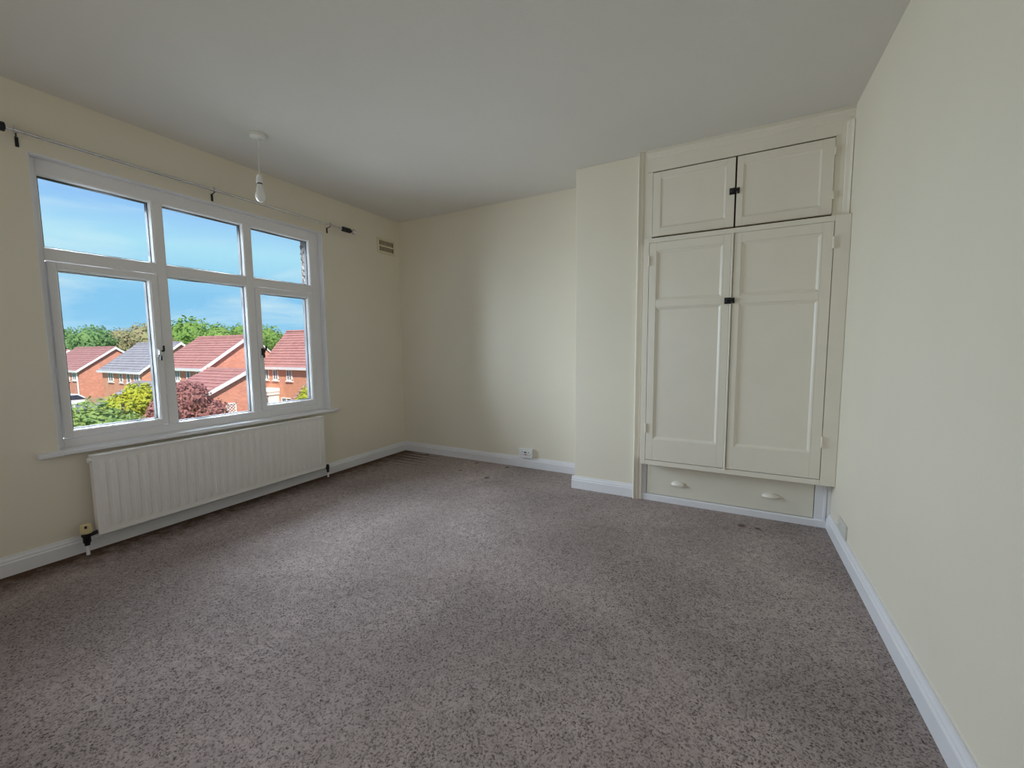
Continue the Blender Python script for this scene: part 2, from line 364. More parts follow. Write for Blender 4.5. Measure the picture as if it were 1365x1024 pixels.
skirting('baseboard_pier_side', (2.138, B), (2.138, D - 0.02), (-1, 0), 'short white skirting return on the side of the pier')
skirting('baseboard_right', (W, YB), (W, B - 0.018), (-1, 0), 'white moulded skirting along the right wall')

# ------------------------------------------------------------------ window
win = empty('window_1', (-0.09, 1.646, WZ0)); struct(win, 'white plastic three bay window with two opening casements')
FX0, FX1 = -0.13, -0.06
fr = MB()
fr.box(FX0, WY0, WZ0, FX1, 0.819, WZ1).box(FX0, 2.427, WZ0, FX1, WY1, WZ1)          # jambs
fr.box(FX0, 0.819, WZ0, FX1, 2.427, 0.652).box(FX0, 0.819, 2.094, FX1, 2.427, WZ1)   # bottom and head
obj('outer_frame', fr, 'upvc', win, bevel=0.003)
obj('mullion', MB().box(FX0, 1.313, 0.652, FX1, 1.367, 2.094), 'upvc', win, bevel=0.003)
obj('mullion', MB().box(FX0, 1.873, 0.652, FX1, 1.928, 2.094), 'upvc', win, bevel=0.003)
BAYS = [(0.819, 1.313), (1.367, 1.873), (1.928, 2.427)]
for a, b_ in BAYS: obj('transom', MB().box(FX0, a, 1.636, FX1, b_, 1.700), 'upvc', win, bevel=0.003)
wf = lambda y, z, d: (FX1 - d, y, z)
def glazed(y0, z0, y1, z1, parent, depth=0.0):
    bd = MB().rings((y0, z0, y1, z1), [(0, 0.004 + depth), (0.004, 0.006 + depth), (0.010, 0.030 + depth)], wf)
    obj('glazing_bead', bd, 'upvc', parent)
    gk = MB().rings((y0 + 0.010, z0 + 0.010, y1 - 0.010, z1 - 0.010), [(0, 0.030 + depth), (0.003, 0.032 + depth), (0.003, 0.064 + depth), (-0.012, 0.066 + depth)], wf)
    obj('gasket', gk, 'gasket', parent)
    obj('pane', MB().box(FX1 - 0.038 - depth, y0 + 0.004, z0 + 0.004, FX1 - 0.034 - depth, y1 - 0.004, z1 - 0.004), 'pane_glass', parent)
for a, b_ in BAYS: glazed(a, 1.700, b_, 2.094, win)
glazed(1.367, 0.652, 1.873, 1.636, win)
for (a, b_, hy, s) in ((0.823, 1.308, 1.288, -1), (1.932, 2.423, 1.957, 1)):
    z0, z1 = 0.656, 1.632; w_ = 0.035; xf = -0.050; xb = -0.115
    sh = MB().box(xb, a, z0, xf, a + w_, z1).box(xb, b_ - w_, z0, xf, b_, z1).box(xb, a + w_, z0, xf, b_ - w_, z0 + w_).box(xb, a + w_, z1 - w_, xf, b_ - w_, z1)
    so_ = obj('casement', sh, 'upvc', win, bevel=0.003)
    glazed(a + w_, z0 + w_, b_ - w_, z1 - w_, so_, depth=-0.008)
    # casement shadow gap
    hd = MB().box(-0.050, hy - 0.011, 1.10, -0.040, hy + 0.011, 1.155).box(-0.040, hy - 0.009, 1.118, -0.024, hy + 0.009, 1.148)
    obj('handle_base', hd, 'white_plastic' if s < 0 else 'black_plastic', so_, bevel=0.002)
    lv = MB().box(-0.034, hy + 0.006 - 0.005, 1.135, -0.020, hy + 0.022 - 0.005, 1.146).box(-0.034, hy + 0.012, 1.140, -0.022, hy + 0.021, 1.175).box(-0.036, hy - 0.006, 1.080, -0.022, hy + 0.004, 1.112)
    obj('handle_lever', lv, 'black_plastic', so_, bevel=0.002)
struct(obj('trim_2', MB().box(-0.06, WY0 - 0.001, WZ0, 0.0005, WY0 + 0.003, WZ1).box(-0.06, WY1 - 0.003, WZ0, 0.0005, WY1 + 0.001, WZ1).box(-0.06, WY0, WZ1 - 0.003, 0.0005, WY1, WZ1 + 0.001), 'white_gloss'), 'white painted reveal lining around the window opening')
struct(obj('trim_1', MB().prism([(-0.13, 0.603), (-0.13, 0.585), (0.0, 0.578), (0.036, 0.574), (0.042, 0.580), (0.042, 0.594), (0.036, 0.600), (-0.06, 0.603)], 1, 0.783, 2.511).box(0.0, 0.700, 0.575, 0.040, 0.79, 0.599).box(0.0, 2.505, 0.575, 0.040, 2.586, 0.599), 'white_gloss'), 'white window sill board above the radiator')

# ------------------------------------------------------------------ fitted cupboard
cup = empty('fitted_cupboard', (3.22, B, 0)); tag(cup, 'cream built-in cupboard with panelled doors and a base drawer in the corner', 'cupboard')
# architrave with a stepped moulding, left full height, top and right
ar = MB()
def arch_v(x0, x1, z0, z1, flip=False):
    w = x1 - x0
    pr = [(0.0, B), (0.0, YU - 0.004), (0.10, YU - 0.010), (0.20, YU - 0.004), (0.30, YU), (0.55, YU + 0.004), (0.62, YU + 0.012), (1.0, YU + 0.012), (1.0, B)]
    poly = [(x0 + q * w if not flip else x1 - q * w, y - (0.0025 if flip and y < B else 0)) for q, y in pr]
    ar.prism(poly, 2, z0, z1)
arch_v(2.613, 2.672, 0.0, H)
arch_v(3.757, W, 0.30, H - 0.075, True)
w = 0.11
ar.prism([(y, z) for y, z in [(B, H), (YU - 0.004, H), (YU - 0.010, H - 0.02), (YU, H - 0.03), (YU + 0.004, H - 0.055), (YU + 0.012, H - 0.06), (YU + 0.012, H - 0.142), (B, H - 0.142)]], 0, 2.672, W)
obj('architrave', ar, 'cupboard_paint', cup)
fx = MB()   # upper face frame and carcass back
fx.box(2.672, YU + 0.012, 1.90, 2.709, B + 0.2, 2.36).box(3.731, YU + 0.012, 1.90, 3.7568, B + 0.2, 2.36).box(2.672, YU + 0.03, 1.86, W, B + 0.2, 1.905)
obj('upper_frame', fx, 'cupboard_paint', cup)
obj('carcass', MB().box(2.70, YU + 0.026, 1.905, 3.74, B + 0.2, 2.36).box(2.70, YL + 0.030, 0.32, 3.74, B + 0.2, 1.862), 'dark_slot', cup)
def panel_door(name, x0, z0, x1, z1, yf, th, panels, mould, parent, dep=0.011, mw=0.020):
    mb = MB()
    xs0 = min(p[0] for p in panels); xs1 = max(p[2] for p in panels)
    mb.box(x0, yf, z0, xs0, yf + th, z1).box(xs1, yf, z0, x1, yf + th, z1)
    zz = sorted(panels, key=lambda p: p[1]); lo = z0
    for p in zz:
        mb.box(xs0, yf, lo, xs1, yf + th, p[1]); lo = p[3]
    mb.box(xs0, yf, lo, xs1, yf + th, z1)
    d = obj(name, mb, 'cupboard_paint', parent, bevel=0.0015, seg=1)
    for p in panels:
        st = [(0, -0.0005), (0.0, 0.002), (mw * 0.25, 0.003), (mw * 0.55, dep * 0.55), (mw * 0.8, dep * 0.9), (mw, dep), (mw, dep + 0.003)] if mould else [(0, 0), (mw * 0.4, dep * 0.5), (mw, dep)]
        obj('panel_moulding', MB().rings(p, st, lambda a, b2, q: (a, yf + q, b2)), 'cupboard_paint', d)
        obj('panel', MB().box(p[0] + mw * 0.7, yf + dep, p[1] + mw * 0.7, p[2] - mw * 0.7, yf + dep + 0.006, p[3] - mw * 0.7), 'cupboard_paint', d)
    return d
yu = YU + 0.002
dl = panel_door('upper_door', 2.713, 1.915, 3.2185, 2.347, yu, 0.022, [(2.765, 1.971, 3.168, 2.305)], False, cup, dep=0.006, mw=0.012)
dr = panel_door('upper_door', 3.2285, 1.915, 3.728, 2.347, yu, 0.022, [(3.266, 1.969, 3.669, 2.297)], False, cup, dep=0.006, mw=0.012)
def latch(xc, zc, yf, parent):
    mb = MB().box(xc - 0.034, yf - 0.006, zc - 0.020, xc + 0.006, yf, zc + 0.020)
    mb.lathe([(0.013, 0.0), (0.015, -0.006), (0.012, -0.016), (0.006, -0.019)], (xc - 0.014, yf - 0.005, zc), axis=1, n=14)
    mb.box(xc - 0.006, yf - 0.012, zc - 0.004, xc + 0.024, yf - 0.006, zc + 0.013)
    obj('latch', mb, 'black_iron', parent, bevel=0.001, seg=1)['label'] = 'small black turn latch'
    obj('latch_keep', MB().box(xc + 0.012, yf - 0.008, zc - 0.018, xc + 0.024, yf, zc + 0.018), 'black_iron', parent, bevel=0.001, seg=1)
latch(3.222, 2.136, yu, dl)
for z_ in (2.02, 2.27): obj('hinge', MB().tube((3.7305, yu - 0.003, z_ - 0.022), (3.7305, yu - 0.003, z_ + 0.022), 0.0045, 8), 'cupboard_paint', dr, smooth=True)
# lower unit: projecting face frame
lf = MB()
LX0, LX1, LZ0, LZ1 = 2.672, W - 0.001, 0.293, 1.889
lf.box(LX0, YL, LZ0, 2.707, YL + 0.04, LZ1).box(3.736, YL, LZ0, LX1, YL + 0.04, LZ1).box(2.707, YL, LZ0, 3.736, YL + 0.04, 0.327).box(2.707, YL, 1.857, 3.736, YL + 0.04, LZ1)
lf.box(LX0, YL + 0.04, LZ0, LX0 + 0.02, B, LZ1).box(LX1 - 0.02, YL + 0.04, LZ0, LX1, B, LZ1).box(LX0, YL + 0.04, LZ0, LX1, B + 0.02, LZ0 + 0.018).box(LX0, YL + 0.04, LZ1 - 0.018, LX1, B - 0.02, LZ1)
obj('lower_frame', lf, 'cupboard_paint', cup, bevel=0.002, seg=1)
yl = YL - 0.002
d1 = panel_door('lower_door', 2.710, 0.331, 3.2105, 1.855, yl, 0.024, [(2.757, 0.484, 3.168, 1.416), (2.757, 1.463, 3.168, 1.800)], True, cup)
d2 = panel_door('lower_door', 3.2275, 0.331, 3.733, 1.855, yl, 0.024, [(3.268, 0.484, 3.680, 1.413), (3.268, 1.462, 3.680, 1.796)], True, cup)
obj('meeting_bead', MB().prism([(3.2118, yl + 0.022), (3.2118, yl - 0.004), (3.215, yl - 0.008), (3.221, yl - 0.008), (3.2245, yl - 0.004), (3.2245, yl + 0.022)], 2, 0.322, 1.855), 'cupboard_paint', d1)
latch(3.217, 1.434, yl - 0.006, d1)
for dd, xh in ((d1, 2.7085), (d2, 3.7345)):
    for z_ in (0.562, 1.735):
        hb = MB().tube((xh, yl - 0.004, z_ - 0.034), (xh, yl - 0.004, z_ + 0.034), 0.006, 10)
        hb.box(xh - 0.014, yl - 0.0015, z_ - 0.032, xh + 0.014, yl + 0.001, z_ + 0.032)
        obj('hinge', hb, 'cupboard_paint', dd, smooth=True)
# base: drawer, side stiles, plinth
bs = MB().box(2.672, B - 0.006, 0.045, 2.704, B + 0.02, 0.2935).box(3.731, B - 0.006, 0.045, W - 0.0, B + 0.02, 0.2935).box(2.70, B + 0.10, 0.02, 3.74, B + 0.12, 0.2935)
obj('base_stile', bs, 'white_gloss', cup, bevel=0.0015, seg=1)
obj('corner_bead', MB().box(3.776, B - 0.014, 0.045, 3.790, B - 0.006, 0.2935).box(3.796, B - 0.012, 0.045, W, B - 0.006, 0.2935), 'white_gloss', cup, bevel=0.002)
obj('plinth', MB().prism([(B + 0.03, 0), (B - 0.016, 0), (B - 0.016, 0.040), (B - 0.010, 0.047), (B + 0.03, 0.047)], 0, 2.640, W - 0.016), 'white_gloss', cup)
dw = obj('drawer', MB().box(2.708, B - 0.004, 0.050, 3.727, B + 0.018, 0.272).box(2.73, B + 0.018, 0.06, 3.70, B + 0.09, 0.25), 'drawer_paint', cup, bevel=0.0015, seg=1)
for xh, zh in ((2.930, 0.152), (3.498, 0.160)):
    # half-dome cup pull, open underneath
    mb = MB(); nu, nv = 14, 7; rw, rd, rh = 0.052, 0.030, 0.028
    grid = []
    for j in range(nv + 1):
        e = j / nv * math.pi / 2
        for i in range(nu + 1):
            a = math.pi * i / nu
            grid.append((xh - rw * math.cos(a) * math.cos(e) , B - 0.004 - rd * math.sin(a) * math.cos(e) - 0.0, zh - 0.010 + rh * math.sin(e)))
    fs = [(j * (nu + 1) + i, j * (nu + 1) + i + 1, (j + 1) * (nu + 1) + i + 1, (j + 1) * (nu + 1) + i) for j in range(nv) for i in range(nu)]
    mb.add(grid, fs); mb.box(xh - rw - 0.006, B - 0.0062, zh - 0.012, xh + rw + 0.006, B - 0.004, zh - 0.004)
    obj('cup_handle', mb, 'cupboard_paint', dw, smooth=True)

# ------------------------------------------------------------------ radiator
rad = empty('panel_radiator', (0.075, 1.625, 0.0)); tag(rad, 'long white ribbed panel radiator on the wall under the window', 'radiator')
RY0, RY1, RZ0, RZ1 = 0.882, 2.368, 0.098, 0.560
mb = MB(); NP = 30; yspan = (RY1 - RY0 - 0.03)
yc = []
for k in range(NP):
    for q in (0.0, 0.16, 0.28, 0.72, 0.84): yc.append((RY0 + 0.015 + (k + q) * yspan / NP, 0.0 if q in (0.0, 0.16, 0.84) else 1.0))
yc.append((RY1 - 0.015, 0.0)); yc = [(RY0, 0.0)] + yc + [(RY1, 0.0)]
zc = [(RZ0, 0), (RZ0 + 0.030, 0), (RZ0 + 0.045, 0.6), (RZ0 + 0.058, 1), (RZ1 - 0.058, 1), (RZ1 - 0.045, 0.6), (RZ1 - 0.030, 0), (RZ1, 0)]
vs = []
for z_, fz in zc:
    for y_, fy in yc: vs.append((0.094 + 0.008 * fy * fz, y_, z_))
n = len(yc); fs = [(j * n + i, j * n + i + 1, (j + 1) * n + i + 1, (j + 1) * n + i) for j in range(len(zc) - 1) for i in range(n - 1)]
mb.add(vs, fs)
obj('front_panel', mb, 'radiator_white', rad, smooth=True)
obj('back_panel', MB().box(0.048, RY0, RZ0, 0.0945, RY1, RZ1).box(0.0945, RY0, RZ1 - 0.012, 0.098, RY1, RZ1).box(0.0945, RY0, RZ0, 0.098, RY1, RZ0 + 0.012), 'radiator_white', rad, bevel=0.004)
for yk in (1.15, 2.05): obj('bracket', MB().box(0.001, yk, 0.2, 0.05, yk + 0.03, 0.5), 'radiator_white', rad)
obj('end_plug', MB().tube((0.07, RY0 - 0.012, RZ1 - 0.03), (0.07, RY0 + 0.01, RZ1 - 0.03), 0.014, 12), 'radiator_white', rad, smooth=True)
obj('end_plug', MB().tube((0.07, RY1 - 0.01, RZ1 - 0.03), (0.07, RY1 + 0.012, RZ1 - 0.03), 0.014, 12), 'radiator_white', rad, smooth=True)
vx, vy = 0.075, 0.836
tv = obj('thermostatic_valve', MB().tube((vx, vy, 0.055), (vx, vy, 0.075), 0.012, 12).lathe([(0.013, 0.0), (0.017, 0.005), (0.017, 0.035), (0.022, 0.042), (0.022, 0.052), (0.015, 0.056)], (vx, vy, 0.068), n=14).tube((vx, vy, 0.108), (vx, RY0 + 0.01, 0.118), 0.011, 10), 'black_plastic', rad, smooth=True)
tv['label'] = 'black valve body with yellowed cream head'
obj('valve_head', MB().lathe([(0.020, 0.0), (0.025, 0.004), (0.026, 0.022), (0.022, 0.050), (0.018, 0.054)], (vx, vy, 0.124), n=18), 'old_plastic', tv, smooth=True)
obj('dial_mark', MB().box(vx + 0.019, vy - 0.012, 0.158, vx + 0.026, vy - 0.002, 0.172), 'black_plastic', tv)
obj('pipe', MB().tube((vx, vy, 0.0), (vx, vy, 0.058), 0.0085, 10), 'white_gloss', rad, smooth=True)
ls = obj('lockshield_valve', MB().tube((vx, 2.402, 0.045), (vx, 2.402, 0.075), 0.011, 10).lathe([(0.013, 0), (0.014, 0.03), (0.008, 0.044)], (vx, 2.402, 0.072), n=12).tube((vx, 2.402, 0.075), (vx, RY1 - 0.01, 0.112), 0.009, 10), 'black_plastic', rad, smooth=True)
obj('pipe', MB().tube((vx, 2.402, 0.0), (vx, 2.402, 0.047), 0.0085, 10), 'white_gloss', rad, smooth=True)

# ------------------------------------------------------------------ curtain pole
cp = empty('curtain_pole', (0.075, 1.65, 2.20)); tag(cp, 'thin chrome curtain pole with black sleeves above the window', 'curtain pole')
RX, RZ = 0.075, 2.233
obj('rod', MB().tube((RX, 0.60, RZ), (RX, 2.72, RZ), 0.0075, 14), 'chrome', cp, smooth=True)
for s, ys in ((1, 2.672), (-1, 0.700)):
    sl_ = obj('finial_sleeve', MB().lathe([(0.012, 0), (0.022, 0.004 * s), (0.022, 0.03 * s), (0.016, 0.034 * s), (0.022, 0.038 * s), (0.022, 0.085 * s), (0.010, 0.094 * s)], (RX, ys, RZ), axis=1, n=16), 'black_plastic', cp, smooth=True)
    obj('finial_ball', MB().lathe([(0.004, 0), (0.016, 0.006 * s), (0.024, 0.018 * s), (0.026, 0.028 * s), (0.023, 0.040 * s), (0.014, 0.050 * s), (0.004, 0.053 * s)], (RX, ys + 0.098 * s, RZ), axis=1, n=20), 'chrome', cp, smooth=True)
for yb in (0.725, 1.615, 2.540):
    bk = MB().box(0, yb + 0.018, RZ - 0.055, 0.005, yb + 0.031, RZ - 0.006)
    bk.tube((0.0, yb + 0.024, RZ - 0.012), (RX - 0.004, yb + 0.008, RZ - 0.012), 0.0035, 8)
    obj('bracket', bk, 'black_plastic', cp, bevel=0.001, seg=1)
    obj('cradle', MB().lathe([(0.0085, -0.006), (0.0125, -0.006), (0.0125, 0.006), (0.0085, 0.006)], (RX, yb + 0.006, RZ), axis=1, n=14).tube((RX, yb + 0.006, RZ + 0.011), (RX, yb + 0.006, RZ + 0.024), 0.004, 8), 'chrome', cp, smooth=True)

# ------------------------------------------------------------------ pendant lamp
px, py = 0.540, 1.655
pl = empty('pendant_lamp', (px, py, H)); tag(pl, 'bare white light bulb hanging on a cord from a ceiling rose', 'ceiling lamp')
obj('ceiling_rose', MB().lathe([(0.047, 0), (0.049, -0.006), (0.044, -0.020), (0.030, -0.026), (0.012, -0.028), (0.009, -0.036), (0.004, -0.037)], (px, py, H), n=28), 'white_plastic', pl, smooth=True)
obj('cord', MB().tube((px, py, H - 0.03), (px - 0.004, py + 0.001, H - 0.245), 0.0035, 8), 'cord_white', pl, smooth=True)
hx, hy_ = px - 0.004, py + 0.001
lh = obj('lampholder', MB().lathe([(0.004, 0), (0.013, -0.004), (0.018, -0.018), (0.019, -0.030), (0.0175, -0.031), (0.0175, -0.034), (0.020, -0.035), (0.020, -0.052), (0.015, -0.054)], (hx, hy_, H - 0.242), n=20), 'white_plastic', pl, smooth=True)
obj('collar_gap', MB().lathe([(0.0155, 0), (0.0155, -0.009)], (hx, hy_, H - 0.294), n=16), 'black_plastic', lh)
bu = obj('bulb', MB().lathe([(0.014, 0), (0.016, -0.006), (0.0205, -0.030), (0.027, -0.055), (0.0285, -0.060)], (hx, hy_, H - 0.302), n=24), 'white_plastic', pl, smooth=True)
obj('bulb_dome', MB().lathe([(0.0285, 0.0), (0.031, -0.012), (0.0305, -0.022), (0.027, -0.034), (0.020, -0.044), (0.010, -0.050), (0.002, -0.0515)], (hx, hy_, H - 0.362), n=24), 'frosted', bu, smooth=True)

# ------------------------------------------------------------------ air vent
vt = empty('air_vent', (0.0, 3.28, 2.130)); tag(vt, 'cream slotted plaster air vent high in the window wall corner', 'air vent')
vy0, vy1, vz0, vz1 = 3.158, 3.402, 2.130, 2.285
obj('backing', MB().box(0.0, vy0 + 0.01, vz0 + 0.01, 0.002, vy1 - 0.01, vz1 - 0.01), 'dark_slot', vt)
fm = MB().box(0, vy0, vz0, 0.010, vy0 + 0.028, vz1).box(0, vy1 - 0.022, vz0, 0.010, vy1, vz1).box(0, vy0 + 0.028, vz0, 0.010, vy1 - 0.022, vz0 + 0.024).box(0, vy0 + 0.028, vz1 - 0.024, 0.010, vy1 - 0.022, vz1).box(0, vy0 + 0.028, 2.2005, 0.010, vy1 - 0.022, 2.2145)
obj('vent_frame', fm, 'vent_paint', vt, bevel=0.002, seg=1)
nb = 9; a0, a1 = vy0 + 0.028, vy1 - 0.022
for k in range(1, nb):
    c_ = a0 + (a1 - a0) * k / nb
    obj('slat', MB().box(0.001, c_ - 0.0032, vz0 + 0.023, 0.007, c_ + 0.0032, vz1 - 0.023), 'vent_paint', vt)

# ------------------------------------------------------------------ sockets
sk = empty('power_socket', (1.545, D, 0.096)); tag(sk, 'white surface mounted double power socket on the alcove skirting', 'socket')
sx0, sx1, sz0, sz1 = 1.472, 1.612, 0.101, 0.187
obj('back_box', MB().box(sx0 + 0.002, D - 0.034, sz0 + 0.002, sx1 - 0.002, D, sz1 - 0.002), 'white_plastic', sk, bevel=0.004)
pf = obj('face_plate', MB().box(sx0, D - 0.042, sz0, sx1, D - 0.034, sz1), 'white_plastic', sk, bevel=0.003)
yf = D - 0.0425
for cx in (1.508, 1.577):
    obj('pin_hole', MB().box(cx - 0.003, yf - 0.0006, 0.150, cx + 0.003, yf + 0.002, 0.158), 'black_plastic', pf)
    for q in (-0.011, 0.011): obj('pin_hole', MB().box(cx + q - 0.0035, yf - 0.0006, 0.126, cx + q + 0.0035, yf + 0.002, 0.1305), 'black_plastic', pf)
for cx in (1.533, 1.551):
    sw = obj('rocker_switch', MB().box(cx - 0.006, yf - 0.004, 0.142, cx + 0.006, yf + 0.002, 0.164), 'white_plastic', pf, bevel=0.001, seg=1)
obj('neon_mark', MB().box(1.532, yf - 0.0008, 0.126, 1.552, yf + 0.001, 0.135), 'red_print', pf)
obj('label_mark', MB().box(1.530, yf - 0.0046, 0.150, 1.554, yf - 0.003, 0.160), 'black_plastic', pf)
for cx in (1.484, 1.600): obj('screw', MB().lathe([(0.003, 0.0), (0.003, -0.0012), (0.001, -0.0014)], (cx, yf, 0.144), axis=1, n=10), 'chrome', pf)
bp_ = empty('blank_socket_plate', (W, 2.785, 0.10)); tag(bp_, 'painted over wall plate just above the right hand skirting', 'wall plate')
fp = obj('face_plate', MB().box(W - 0.009, 2.700, 0.103, W, 2.872, 0.178), 'painted_plate', bp_, bevel=0.003)
for yy in (2.725, 2.847): obj('screw', MB().lathe([(0.004, 0.0), (0.004, -0.001), (0.001, -0.0014)], (W - 0.009, yy, 0.14), axis=0, n=10), 'painted_plate', bp_)

# ================================================================== OUTSIDE
GZ = -5.0
def slope(mb, a, b_, c, d, n, lift=0.05):
    # a-b: eave edge, d-c: ridge edge; n stepped tile courses
    a, b_, c, d = map(Vector, (a, b_, c, d)); nrm = (b_ - a).cross(d - a).normalized()
    if nrm.z < 0: nrm = -nrm
    for i in range(n):
        t0, t1 = i / n, (i + 1) / n
        p, q = a.lerp(d, t0) + nrm * lift, b_.lerp(c, t0) + nrm * lift
        r_, s = b_.lerp(c, t1), a.lerp(d, t1)
        mb.add([a.lerp(d, t0) - nrm * 0.02, b_.lerp(c, t0) - nrm * 0.02, q, p, r_, s], [(0, 1, 2, 3), (3, 2, 4, 5)])
def win_part(house, axis, pos, a0, a1, z0, z1, out, bars=1):
    # window in a wall plane; out = outward sign
    def bx(mb, u0_, u1_, w0, w1, d0, d1):
        if axis == 1: mb.box(u0_, pos + out * d0, w0, u1_, pos + out * d1, w1)
        else: mb.box(pos + out * d0, u0_, w0, pos + out * d1, u1_, w1)
        return mb
    f = 0.09; mb = MB()
    bx(mb, a0, a0 + f, z0, z1, 0, 0.07); bx(mb, a1 - f, a1, z0, z1, 0, 0.07); bx(mb, a0, a1, z0, z0 + f, 0, 0.071); bx(mb, a0, a1, z1 - f, z1, 0, 0.071)
    bx(mb, a0 - 0.1, a1 + 0.1, z0 - 0.10, z0, 0, 0.14)
    for k in range(1, bars + 1):
        c_ = a0 + (a1 - a0) * k / (bars + 1); bx(mb, c_ - 0.04, c_ + 0.04, z0 + f, z1 - f, 0, 0.065)
    w_ = obj('house_window', mb, 'barge_white', house)
    obj('pane', bx(MB(), a0 + f, a1 - f, z0 + f, z1 - f, 0, 0.03), 'house_glass', w_)
def gable_house(name, label, x0, x1, y0, y1, ze, zr, brick, tile, wins=(), courses=12, ext=True, sidegut=True, cat='house', ym=None):
    # ridge along x; x0 is the near gable (faces +x)
    h = empty(name, ((x0 + x1) / 2, (y0 + y1) / 2, GZ)); tag(h, label, cat)
    if ym is None: ym = (y0 + y1) / 2
    z2 = zr - (zr - ze) / (ym - y0) * (y1 - ym)
    obj('brick_wall', MB().prism([(y0, GZ), (y1, GZ), (y1, z2), (ym, zr - 0.12), (y0, ze)], 0, x0, x1), brick, h)
    rf = MB(); o = 0.30; k = (zr - ze) / (ym - y0)
    xa, xb = x0 + 0.28, x1 - 0.28
    slope(rf, (xb, y0 - o, ze - o * k), (xa, y0 - o, ze - o * k), (xa, ym, zr), (xb, ym, zr), courses)
    slope(rf, (xa, y1 + o, z2 - o * k), (xb, y1 + o, z2 - o * k), (xb, ym, zr), (xa, ym, zr), courses)
    ro = obj('roof', rf, tile, h)
    obj('ridge_tiles', MB().prism([(ym - 0.16, zr - 0.04), (ym - 0.07, zr + 0.09), (ym + 0.07, zr + 0.09), (ym + 0.16, zr - 0.04)], 0, xb, xa), tile, ro)
    for s, ye, zq in ((-1, y0, ze), (1, y1, z2)):
        b0 = Vector((0, ye + s * o, zq - o * k)); b1 = Vector((0, ym, zr)); w_ = 0.26
        obj('barge_board', MB().prism([(b0.y, b0.z - w_), (b1.y, b1.z - w_), (b1.y, b1.z + 0.02), (b0.y, b0.z + 0.02)], 0, xa - 0.06, xa + 0.01), 'barge_white', h)
        obj('gutter', MB().box(x1 - 0.2, ye + s * (o - 0.02), zq - o * k - 0.20, xa, ye + s * (o + 0.12), zq - o * k + 0.02), 'barge_white', h)
        obj('soffit', MB().box(x1 - 0.2, ye, zq - o * k - 0.16, xa - 0.05, ye + s * o, zq - o * k - 0.10), 'barge_white', h)
        obj('downpipe', MB().tube((x0 - 0.25, ye + s * 0.09, GZ), (x0 - 0.25, ye + s * 0.09, zq - o * k - 0.1), 0.07, 8), 'barge_white', h)
    for wdef in wins: win_part(h, *wdef)
    return h
struct(obj('ground', MB().box(-160, -120, GZ - 0.2, 30, 160, GZ), 'grass'), 'grass and gardens between the houses outside')

hC = gable_house('brick_house', 'large brick house with red roof and white barge boards, centre of the view', -33.6, -41.2, 17.24, 21.0, -0.10, 2.36, 'brick_red', 'tile_red',
    [(1, 17.24, -38.2, -37.4, -1.45, -0.50, -1), (1, 17.24, -36.3, -35.7, -1.45, -0.50, -1, 0), (1, 17.24, -34.75, -33.95, -1.6, -0.50, -1), (1, 17.24, -37.6, -36.2, -4.3, -3.2, -1)], 13, ym=20.67)
gE = gable_house('brick_garage', 'single storey brick garage with red roof and white lattice, before the large house', -28.0, -33.0, 14.41, 17.7, -1.80, -0.28, 'brick_red', 'tile_red', (), 9, cat='garage', ym=17.38)
# diagonal trellis on the garage gable
tx, ty0, ty1, tz0, tz1 = -27.94, 15.81, 16.46, -3.38, -2.60
tr = MB().box(tx - 0.04, ty0, tz0, tx + 0.04, ty1, tz0 + 0.07).box(tx - 0.04, ty0, tz1 - 0.07, tx + 0.04, ty1, tz1).box(tx - 0.04, ty0, tz0, tx + 0.04, ty0 + 0.07, tz1).box(tx - 0.04, ty1 - 0.07, tz0, tx + 0.04, ty1, tz1)
hh = tz1 - tz0; ww = ty1 - ty0
for k in range(-4, 9):
    for s in (1, -1):
        # line y = ya + s*(z - tz0), clipped to the frame
        ya_ = ty0 + k * 0.22; pts = []
        for q in range(41):
            z_ = tz0 + hh * q / 40; y_ = ya_ + s * (z_ - tz0)
            if ty0 <= y_ <= ty1: pts.append((tx, y_, z_))
        if len(pts) > 4: tr.tube(pts[0], pts[-1], 0.022, 4)
obj('trellis', tr, 'barge_white', gE)['label'] = 'white diagonal lattice panel'
hL = gable_house('brick_house', 'brick house with brown red roof at the far left of the view, blank gable', -64.0, -76.0, 18.5, 25.3, -0.90, 1.64, 'brick_red', 'tile_brown',
    [(1, 18.5, -68.0, -66.9, -2.4, -1.35, -1), (1, 18.5, -65.9, -64.7, -2.3, -1.35, -1), (1, 18.5, -65.9, -64.7, -4.8, -4.0, -1)], 12)
hG = gable_house('brick_house', 'brick house with grey tiled roof and a row of narrow windows', -49.25, -58.85, 18.96, 25.92, -0.77, 2.03, 'brick_orange', 'tile_grey',
    [(1, 18.96, -57.17, -55.97, -2.21, -1.13, -1), (1, 18.96, -54.35, -53.63, -2.21, -1.19, -1, 0), (1, 18.96, -52.61, -51.77, -2.21, -1.19, -1, 0), (1, 18.96, -50.93, -49.85, -2.27, -1.19, -1), (1, 18.96, -56.57, -54.17, -4.91, -3.71, -1)], 12)
gG = gable_house('brick_garage', 'low garage with grey tiled roof below the grey roofed house', -24.9, -28.9, 9.5, 13.3, -1.97, -0.77, 'brick_orange', 'tile_grey', (), 8, cat='garage')
hF = gable_house('brick_house', 'distant brick house with a low red roof at the left edge of the view', -80.0, -90.0, 19.6, 24.5, -0.9, 1.35, 'brick_red', 'tile_red', (), 8)
hB = gable_house('brick_house', 'distant red roofed house glimpsed between the centre and right houses', -70.0, -78.0, 40.0, 45.6, 0.2, 2.75, 'brick_red', 'tile_red', (), 8)

